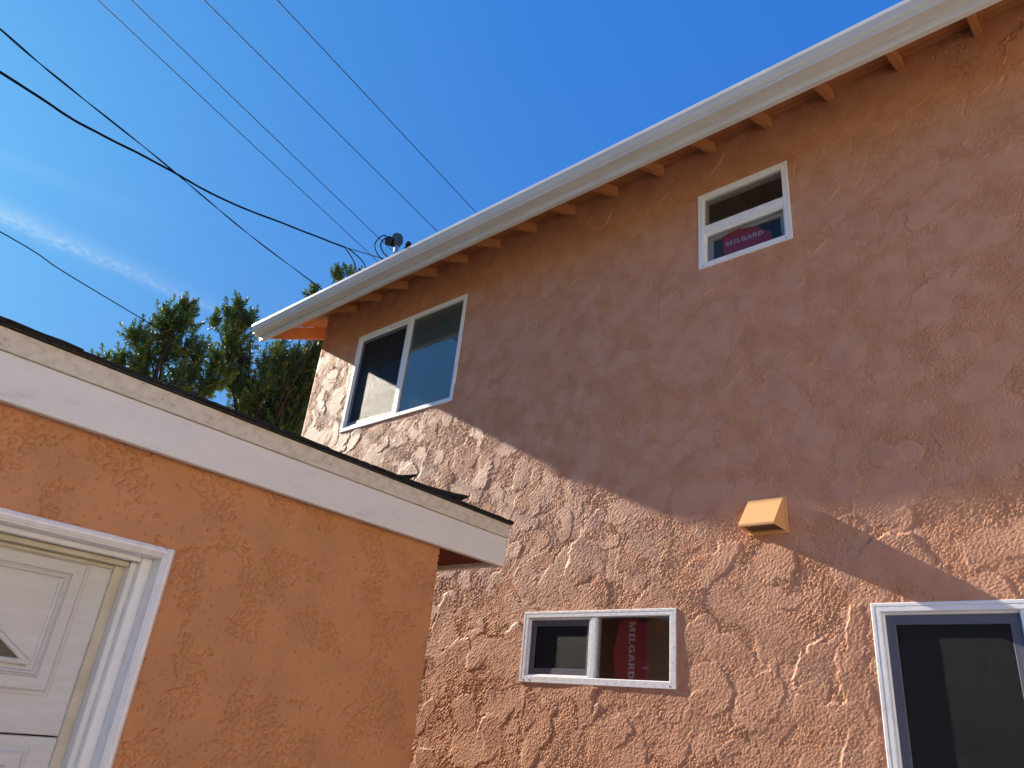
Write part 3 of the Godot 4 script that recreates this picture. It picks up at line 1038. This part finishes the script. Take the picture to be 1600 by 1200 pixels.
func door(garage: Node3D) -> void:
	var g := Mb.new()
	# brick mould in three steps
	trim_right(g, 1.336, 1.374, 0.5545, -3.135, -3.2, 0.006)
	trim_right(g, 1.345, 1.366, 0.544, -3.128, -3.2, 0.004)
	trim_right(g, 1.330, 1.338, 0.53, -3.143, -3.24, 0.003)
	trim_head(g, 1.335, 0.517, 0.5545, -3.135, -3.2, 0.006)
	trim_head(g, 1.344, 0.526, 0.545, -3.128, -3.2, 0.004)
	trim_head(g, 1.329, 0.511, 0.519, -3.143, -3.3, 0.003)
	build(g, "door_trim", M.vinyl, garage)
	g = Mb.new()
	trim_right(g, 1.286, 1.331, 0.512, -3.225, -3.27, 0.004)
	trim_head(g, 1.284, 0.490, 0.512, -3.225, -3.27, 0.004)
	build(g, "door_jamb", M.vinyl, garage)
	g = Mb.new()
	trim_right(g, 1.262, 1.288, 0.489, -3.262, -3.33, 0.004)
	build(g, "door_jamb", M.white_board, garage)
	g = Mb.new()
	trim_right(g, 1.222, 1.264, 0.49, -3.318, -3.36, 0.003)
	trim_head(g, 1.26, 0.468, 0.49, -3.275, -3.36, 0.003)
	trim_head(g, 1.22, 0.452, 0.467, -3.318, -3.36, 0.003)
	build(g, "door_stop", M.stop_paint, garage)
	# sectional door
	var zf := -3.335
	var leaf := thing_part("door", garage)
	for s in [[-0.178, 0.5], [-0.69, -0.184], [-1.2, -0.696], [-1.545, -1.206]]:
		g = Mb.new()
		g.box(Vector3(-1.25, s[0], zf), Vector3(1.245, s[1], zf - 0.04), 0.004)
		# raised moulding round each panel
		var x := 1.128
		while x > -1.1:
			var y0: float = s[0] + 0.14
			var y1: float = minf(s[1] - 0.045, 0.462)
			if y1 - y0 > 0.12:
				panel_moulding(g, x - 0.86, x, y0, y1, zf)
			x -= 1.08
		build(g, "door_section", M.door_paint, leaf)
	# the pointed light in the top panel
	var lite := [Vector2(1.027, 0.062), Vector2(0.74, 0.062), Vector2(0.74, 0.262)]
	g = Mb.new()
	for i in 3:
		var a: Vector2 = lite[i]
		var b: Vector2 = lite[(i + 1) % 3]
		var pa := Vector3(a.x, a.y, zf + 0.008)
		var pb := Vector3(b.x, b.y, zf + 0.008)
		g.tube([pa, pb], [0.012], 8)
	build(g, "window_bead", M.door_paint, leaf)
	g = Mb.new()
	g.tri(Vector3(lite[0].x, lite[0].y, zf + 0.007), Vector3(lite[1].x, lite[1].y, zf + 0.007), Vector3(lite[2].x, lite[2].y, zf + 0.007), Vector3(0, 0, 1))
	build(g, "window_pane", M.dark_glass, leaf)

func thing_part(called: String, parent: Node) -> Node3D:
	var o := Node3D.new()
	o.name = called
	parent.add_child(o, true)
	base_of[o] = base_of[parent]
	return o

func panel_moulding(g: Mb, x0: float, x1: float, y0: float, y1: float, z: float) -> void:
	# (inset, height) steps: outer slope, flat, groove, inner field
	var prof := [Vector2(-0.012, 0.0006), Vector2(-0.004, 0.004), Vector2(0.004, 0.005), Vector2(0.012, 0.014), Vector2(0.052, 0.016), Vector2(0.056, 0.006), Vector2(0.060, 0.004), Vector2(0.065, 0.014), Vector2(0.070, 0.014), Vector2(0.076, 0.003), Vector2(0.082, 0.001), Vector2(0.088, 0.004)]
	var loop := func(p: Vector2) -> Array: return [Vector3(x0 + p.x, y0 + p.x, z + p.y), Vector3(x1 - p.x, y0 + p.x, z + p.y), Vector3(x1 - p.x, y1 - p.x, z + p.y), Vector3(x0 + p.x, y1 - p.x, z + p.y)]
	for i in prof.size() - 1:
		var a: Array = loop.call(prof[i])
		var b: Array = loop.call(prof[i + 1])
		for k in 4:
			var l := (k + 1) % 4
			g.quad(a[k], a[l], b[l], b[k], Vector3(0, 0, 1))
	var f: Array = loop.call(prof[-1])
	g.quad(f[0], f[1], f[2], f[3], Vector3(0, 0, 1))


# ---------------------------------------------------------------- cables and mast
func sag(a: Vector3, b: Vector3, drop: float, n: int) -> Array:
	var out: Array = []
	for i in n + 1:
		var t := float(i) / n
		out.append(a.lerp(b, t) - Vector3(0, drop * 4.0 * t * (1.0 - t), 0))
	return out

func wire(called: String, label: String, pts: Array, r: float, m: Material, group := "") -> void:
	var g := Mb.new()
	g.tube(pts, [r], 6)
	var o := build(g, called, m, null)
	tag(o, label, "cable", group)

func smooth_path(p: Array, n: int) -> Array:
	var c := Curve3D.new()
	for i in p.size():
		var t: Vector3 = (p[mini(i + 1, p.size() - 1)] - p[maxi(i - 1, 0)]) / 6.0
		c.add_point(p[i], -t, t)
	var out: Array = []
	for i in n + 1:
		out.append(c.sample_baked(c.get_baked_length() * i / n, true))
	return out

# strands twisted round each other
func twisted(called: String, label: String, path: Array, r: float, lay: float, spread: float, strands: int) -> void:
	var g := Mb.new()
	var len := 0.0
	var lines: Array = []
	for s in strands:
		lines.append([])
	for i in path.size():
		if i > 0:
			len += (path[i] - path[i - 1]).length()
		var t: Vector3 = (path[mini(i + 1, path.size() - 1)] - path[maxi(i - 1, 0)]).normalized()
		var s := t.cross(Vector3.UP).normalized()
		var u := s.cross(t)
		for k in strands:
			var f := TAU * (len / lay + float(k) / strands) + 0.6 * sin(len * 1.7)
			lines[k].append(path[i] + (s * cos(f) + u * sin(f)) * spread)
	for k in strands:
		g.tube(lines[k], [r], 6)
	var o := build(g, called, M.cable_black, null)
	tag(o, label, "cable")

func cables() -> void:
	var ends := [
		[Vector3(0.878, 7.6, -8.331), Vector3(6.283, 7.6, -9.672), "leftmost of four thin overhead wires crossing above the roof"],
		[Vector3(1.138, 7.6, -7.983), Vector3(6.038, 7.6, -9.148), "second from left of four thin overhead wires, passing the service mast"],
		[Vector3(1.693, 7.6, -7.237), Vector3(6.415, 7.6, -8.125), "third from left of four thin overhead wires above the roof"],
		[Vector3(2.236, 7.6, -6.508), Vector3(6.414, 7.6, -7.223), "rightmost of four thin overhead wires above the roof"]]
	for e in ends:
		var d: Vector3 = (e[1] - e[0]).normalized()
		wire("power_line", e[2], sag(e[0] - d * 14.0, e[1] + d * 18.0, 0.12, 40), 0.006, M.wire_grey, "thin wires over the roof")
	twisted("service_cable", "thick twisted black cable sloping down to the gutter behind the tree", smooth_path([Vector3(-1.9, 2.9, -3.1), Vector3(0.091, 4.239, -5.57), Vector3(0.774, 4.725, -6.409), Vector3(1.837, 5.295, -7.421), Vector3(3.452, 5.744, -8.469), Vector3(5.017, 5.982, -9.113), Vector3(8.0, 6.3, -10.2)], 260), 0.0052, 1.7, 0.0048, 2)
	twisted("service_cable", "thick twisted black cable running to the service mast on the roof", smooth_path([Vector3(-1.5, 2.6, -3.7), Vector3(0.194, 3.617, -5.155), Vector3(0.768, 3.977, -5.709), Vector3(1.483, 4.356, -6.174), Vector3(2.347, 4.737, -6.656), Vector3(3.228, 5.1, -6.943), Vector3(4.155, 5.435, -7.156)], 260), 0.0055, 1.9, 0.0058, 3)
	wire("support_wire", "thin bare wire from the twisted cable to the mast", sag(Vector3(4.15, 5.435, -7.155), Vector3(4.76, 5.60, -7.12), 0.0, 4), 0.006, M.wire_grey)
	wire("drop_wire", "left of two black drop wires hanging behind the gutter", smooth_path([Vector3(4.155, 5.43, -7.16), Vector3(4.3, 5.27, -7.11), Vector3(4.42, 5.09, -7.13), Vector3(4.62, 4.9, -7.1)], 16), 0.008, M.cable_black, "drop wires at the cable's end")
	wire("drop_wire", "right of two black drop wires hanging behind the gutter", smooth_path([Vector3(4.17, 5.43, -7.13), Vector3(4.36, 5.3, -7.03), Vector3(4.5, 5.12, -7.0), Vector3(4.7, 4.9, -6.98)], 16), 0.008, M.cable_black, "drop wires at the cable's end")
	wire("phone_line", "thin black line low on the left passing into the tree", smooth_path([Vector3(-2.4, 4.6, -8.8), Vector3(1.19, 5.298, -10.701), Vector3(2.154, 5.43, -11.277), Vector3(3.696, 5.702, -12.24), Vector3(5.1, 5.824, -12.848), Vector3(6.735, 5.882, -13.268), Vector3(12.0, 6.1, -15.0)], 60), 0.009, M.cable_black)

	var mast := thing("service_mast", "grey service mast with black weatherhead and looping wires above the gutter", "mast", Vector3(4.7, 4.5, -6.83))
	var g := Mb.new()
	g.tube([Vector3(4.7, 4.5, -6.83), Vector3(4.7, 5.70, -6.83)], [0.03], 16)
	build(g, "mast_pipe", M.galvanised, mast)
	g = Mb.new()
	g.tube([Vector3(4.7, 5.655, -6.83), Vector3(4.7, 5.665, -6.83), Vector3(4.7, 5.735, -6.835), Vector3(4.69, 5.80, -6.85), Vector3(4.68, 5.835, -6.87), Vector3(4.675, 5.845, -6.875)], [0.036, 0.042, 0.075, 0.082, 0.055, 0.01], 14)
	build(g, "weatherhead", M.grey_cap, mast)
	g = Mb.new()
	g.tube([Vector3(4.66, 5.705, -6.855), Vector3(4.62, 5.745, -6.93), Vector3(4.61, 5.755, -6.945)], [0.06, 0.066, 0.052], 14)
	build(g, "weatherhead_face", M.black_plastic, mast)
	for loop in [[Vector3(4.62, 5.79, -6.93), Vector3(4.6, 5.87, -7.06), Vector3(4.6, 5.80, -7.2), Vector3(4.63, 5.66, -7.17), Vector3(4.68, 5.52, -7.06), Vector3(4.72, 5.5, -6.99)], [Vector3(4.62, 5.775, -6.93), Vector3(4.62, 5.82, -7.02), Vector3(4.62, 5.74, -7.09), Vector3(4.66, 5.6, -7.03), Vector3(4.7, 5.52, -6.95)]]:
		g = Mb.new()
		g.tube(smooth_path(loop, 28), [0.009], 8)
		build(g, "loop_wire", M.cable_black, mast)
	g = Mb.new()
	g.tube(smooth_path([Vector3(4.63, 5.73, -6.94), Vector3(4.64, 5.66, -6.985), Vector3(4.68, 5.54, -6.95)], 12), [0.005], 6)
	build(g, "loop_wire", M.galvanised, mast)
	g = Mb.new()
	g.tube([Vector3(4.7, 5.42, -6.80), Vector3(4.7, 5.50, -6.69), Vector3(4.7, 5.585, -6.6)], [0.014, 0.014, 0.013], 8)
	g.tube([Vector3(4.7, 5.572, -6.615), Vector3(4.7, 5.58, -6.605), Vector3(4.7, 5.61, -6.565), Vector3(4.7, 5.62, -6.555)], [0.018, 0.034, 0.034, 0.018], 12)
	build(g, "insulator_arm", M.black_plastic, mast)


# ---------------------------------------------------------------- trees
func spray_mesh(rng: RandomNumberGenerator) -> ArrayMesh:
	var g := Mb.new()
	g.tube([Vector3.ZERO, Vector3(0.004, 0.13, 0), Vector3(0, 0.24, 0.004)], [0.004, 0.003, 0.0015], 4, false)
	for i in 34:
		var t := float(i) / 33.0
		var y := lerpf(0.01, 0.245, t)
		var f := i * 2.39996 + rng.randf_range(-0.3, 0.3)
		var tilt := lerpf(0.35, 1.15, t * t) + rng.randf_range(-0.2, 0.2)
		var len := lerpf(0.1, 0.07, t) * rng.randf_range(0.8, 1.2)
		var wd := 0.0115 * rng.randf_range(0.8, 1.25)
		var out := Vector3(cos(f), 0, sin(f))
		var d := out * cos(tilt) + Vector3.UP * sin(tilt)
		var side := d.cross(Vector3.UP.rotated(out, rng.randf_range(-0.6, 0.6))).normalized()
		var a := Vector3(0, y, 0)
		var m := a + d * len * 0.5 + Vector3(0, 0.004, 0)
		var e := a + d * len - Vector3(0, 0.006, 0)
		var hint := side.cross(d)
		g.tri(a, m + side * wd, m - side * wd, hint)
		g.tri(e, m - side * wd, m + side * wd, hint)
	var arr := []
	arr.resize(Mesh.ARRAY_MAX)
	arr[Mesh.ARRAY_VERTEX] = g.v
	arr[Mesh.ARRAY_NORMAL] = g.n
	var am := ArrayMesh.new()
	am.add_surface_from_arrays(Mesh.PRIMITIVE_TRIANGLES, arr)
	am.surface_set_material(0, M.leaf)
	return am

func tree(called: String, label: String, foot: Vector3, blobs: Array, spray: ArrayMesh, rng: RandomNumberGenerator, per: float) -> void:
	var t := thing(called, label, "tree", foot)
	var g := Mb.new()
	var fork := foot + Vector3(0.05, 5.7, 0.03)
	g.tube([foot, foot + Vector3(0.12, 2.8, 0.04), fork], [0.2, 0.16, 0.1], 10)
	build(g, "trunk", M.bark, t)
	var xf: Array = []
	g = Mb.new()
	for b in blobs:
		var c: Vector3 = b[0]
		var r: float = b[1]
		var mid := fork.lerp(c, 0.55) + Vector3(rng.randf_range(-0.25, 0.25), -0.2 + rng.randf_range(-0.15, 0.1), rng.randf_range(-0.25, 0.25))
		g.tube(smooth_path([fork, mid, c], 8), [0.05, 0.036, 0.03, 0.026, 0.022, 0.018, 0.014, 0.011, 0.008], 6, false)
		var twigs := int(per * r * r) + 8
		var lobes: Array = []
		for i in 4 + int(22.0 * r):
			var ld := Vector3(rng.randfn(), rng.randfn() + 0.3, rng.randfn()).normalized()
			lobes.append(c + ld * r * rng.randf_range(0.45, 0.95))
		for i in twigs:
			var d := Vector3(rng.randfn(), rng.randfn() + 0.25, rng.randfn()).normalized()
			var k := pow(rng.randf(), 0.45)
			# shoots gather along a few directions, so that the crown has lobes and gaps
			var hub: Vector3 = lobes[rng.randi() % lobes.size()]
			var p := hub + d * k * lerpf(0.1, r, 0.3) * Vector3(1.0, 1.25, 1.0)
			d = (d + (p - c) / maxf(r, 0.1)).normalized()
			var up := (d * 0.7 + Vector3(rng.randfn() * 0.22, 0.75, rng.randfn() * 0.22)).normalized()
			var s := up.cross(Vector3(0.3, 0.1, 0.95)).normalized()
			var bs := Basis(s, up, s.cross(up)).rotated(up, rng.randf() * TAU).scaled(Vector3.ONE * rng.randf_range(0.65, 1.15))
			xf.append(Transform3D(bs, p - up * 0.12 - foot))
		for i in int(5.0 + 16.0 * r):
			var d := Vector3(rng.randfn(), absf(rng.randfn()) + 0.1, rng.randfn()).normalized()
			g.tube([c - Vector3(0, r * 0.3, 0), c + d * r * 0.45 - Vector3(0, 0.03, 0), c + d * r * 0.95], [0.009, 0.006, 0.003], 5, false)
	build(g, "limbs", M.bark, t)
	var mm := MultiMesh.new()
	mm.transform_format = MultiMesh.TRANSFORM_3D
	mm.use_colors = true
	mm.mesh = spray
	mm.instance_count = xf.size()
	for i in xf.size():
		mm.set_instance_transform(i, xf[i])
		var y := rng.randf()
		mm.set_instance_color(i, Color(lerpf(0.06, 0.21, y * y), lerpf(0.1, 0.26, y), lerpf(0.035, 0.075, rng.randf())))
	var o := MultiMeshInstance3D.new()
	o.multimesh = mm
	o.name = "foliage"
	o.set_meta("kind", "stuff")
	t.add_child(o)

func trees() -> void:
	var rng := RandomNumberGenerator.new()
	rng.seed = 15
	var spray := spray_mesh(rng)
	tree("fern_pine", "spreading evergreen tree with open gaps behind the garage roof", Vector3(4.7, -EYE, -13.2), [
		[Vector3(3.96, 5.82, -13.2), 0.17], [Vector3(4.30, 5.62, -13.3), 0.36], [Vector3(4.32, 6.12, -12.97), 0.3], [Vector3(4.5, 6.32, -12.85), 0.24],
		[Vector3(4.74, 5.85, -12.95), 0.34], [Vector3(4.3, 5.22, -13.4), 0.32], [Vector3(3.93, 5.32, -13.45), 0.17], [Vector3(5.0, 5.5, -13.1), 0.3],
		[Vector3(5.33, 5.42, -12.9), 0.36], [Vector3(5.42, 5.74, -12.75), 0.22], [Vector3(4.52, 6.55, -12.85), 0.13], [Vector3(4.9, 5.0, -13.1), 0.4], [Vector3(3.7, 5.05, -13.5), 0.25]], spray, rng, 800.0)
	tree("fern_pine", "dense dark evergreen tree standing against the house corner", Vector3(6.7, -EYE, -13.0), [
		[Vector3(5.43, 6.84, -12.8), 0.22], [Vector3(5.43, 7.05, -12.8), 0.12], [Vector3(5.6, 6.5, -12.9), 0.34], [Vector3(5.82, 6.15, -12.98), 0.36], [Vector3(5.72, 6.85, -12.7), 0.16],
		[Vector3(5.17, 6.63, -13.03), 0.11], [Vector3(6.15, 5.75, -13.0), 0.5], [Vector3(6.45, 6.16, -12.7), 0.42], [Vector3(6.6, 5.5, -12.9), 0.52], [Vector3(6.77, 6.2, -12.5), 0.42],
		[Vector3(7.1, 5.65, -12.6), 0.5], [Vector3(6.98, 6.46, -12.25), 0.3], [Vector3(6.94, 5.2, -12.8), 0.45], [Vector3(6.6, 7.97, -11.5), 0.12], [Vector3(6.88, 8.02, -11.3), 0.13], [Vector3(6.43, 7.55, -11.87), 0.13],
		[Vector3(6.8, 7.4, -11.6), 0.32], [Vector3(7.2, 6.9, -12.0), 0.45], [Vector3(6.2, 5.1, -13.1), 0.4], [Vector3(7.3, 6.1, -12.4), 0.45], [Vector3(7.0, 4.85, -12.7), 0.45], [Vector3(7.35, 5.2, -12.4), 0.45], [Vector3(6.5, 4.85, -13.0), 0.4]], spray, rng, 800.0)


# ---------------------------------------------------------------- ground and what stands behind the camera
func surroundings() -> void:
	var g := Mb.new()
	g.box(Vector3(-250, -EYE - 0.3, -250), Vector3(250, -EYE - 0.008, 250))
	struct(g, "ground", M.soil)
	g = Mb.new()
	g.box(Vector3(-4.0, -EYE - 0.1, -3.1), Vector3(3.95, -EYE - 0.002, 9.0))
	struct(g, "driveway", M.concrete)
	# the sunlit house across the drive, behind the camera: it lights the shaded garage front
	var nb := thing("neighbor_house", "tall cream stucco house across the drive", "house", Vector3(0.0, -EYE, 5.2))
	g = Mb.new()
	g.box(Vector3(-7.0, -EYE, 5.2), Vector3(7.5, 3.0, 5.4))
	g.box(Vector3(-7.0, -EYE, 5.41), Vector3(-6.8, 3.0, 12.0))
	g.box(Vector3(7.3, -EYE, 5.41), Vector3(7.5, 3.0, 12.0))
	g.box(Vector3(-6.79, -EYE, 11.8), Vector3(7.29, 3.0, 12.0))
	build(g, "wall", M.pale_stucco, nb)
	g = Mb.new()
	for e in [[4.9, 9.0], [12.4, 9.0]]:
		var a := Vector3(-7.3, 2.95, e[0])
		var b := Vector3(7.8, 2.95, e[0])
		var c := Vector3(7.8, 4.6, e[1])
		var d := Vector3(-7.3, 4.6, e[1])
		var up := Vector3(0, 0.12, 0)
		g.quad(a, b, c, d, Vector3.DOWN)
		g.quad(a + up, b + up, c + up, d + up, Vector3.UP)
		g.quad(a, b, b + up, a + up, Vector3(0, 0, signf(e[0] - 9.0)))
	build(g, "roof", M.roof_shingle, nb)


func _ready() -> void:
	camera_and_light()
	materials()
	var m := mat("dark_glass", lin(0.014, 0.02, 0.017), 0.08, 0.4)
	m.resource_name = "dark_glass"
	surroundings()
	build_house()
	build_garage()
	trees()
	cables()
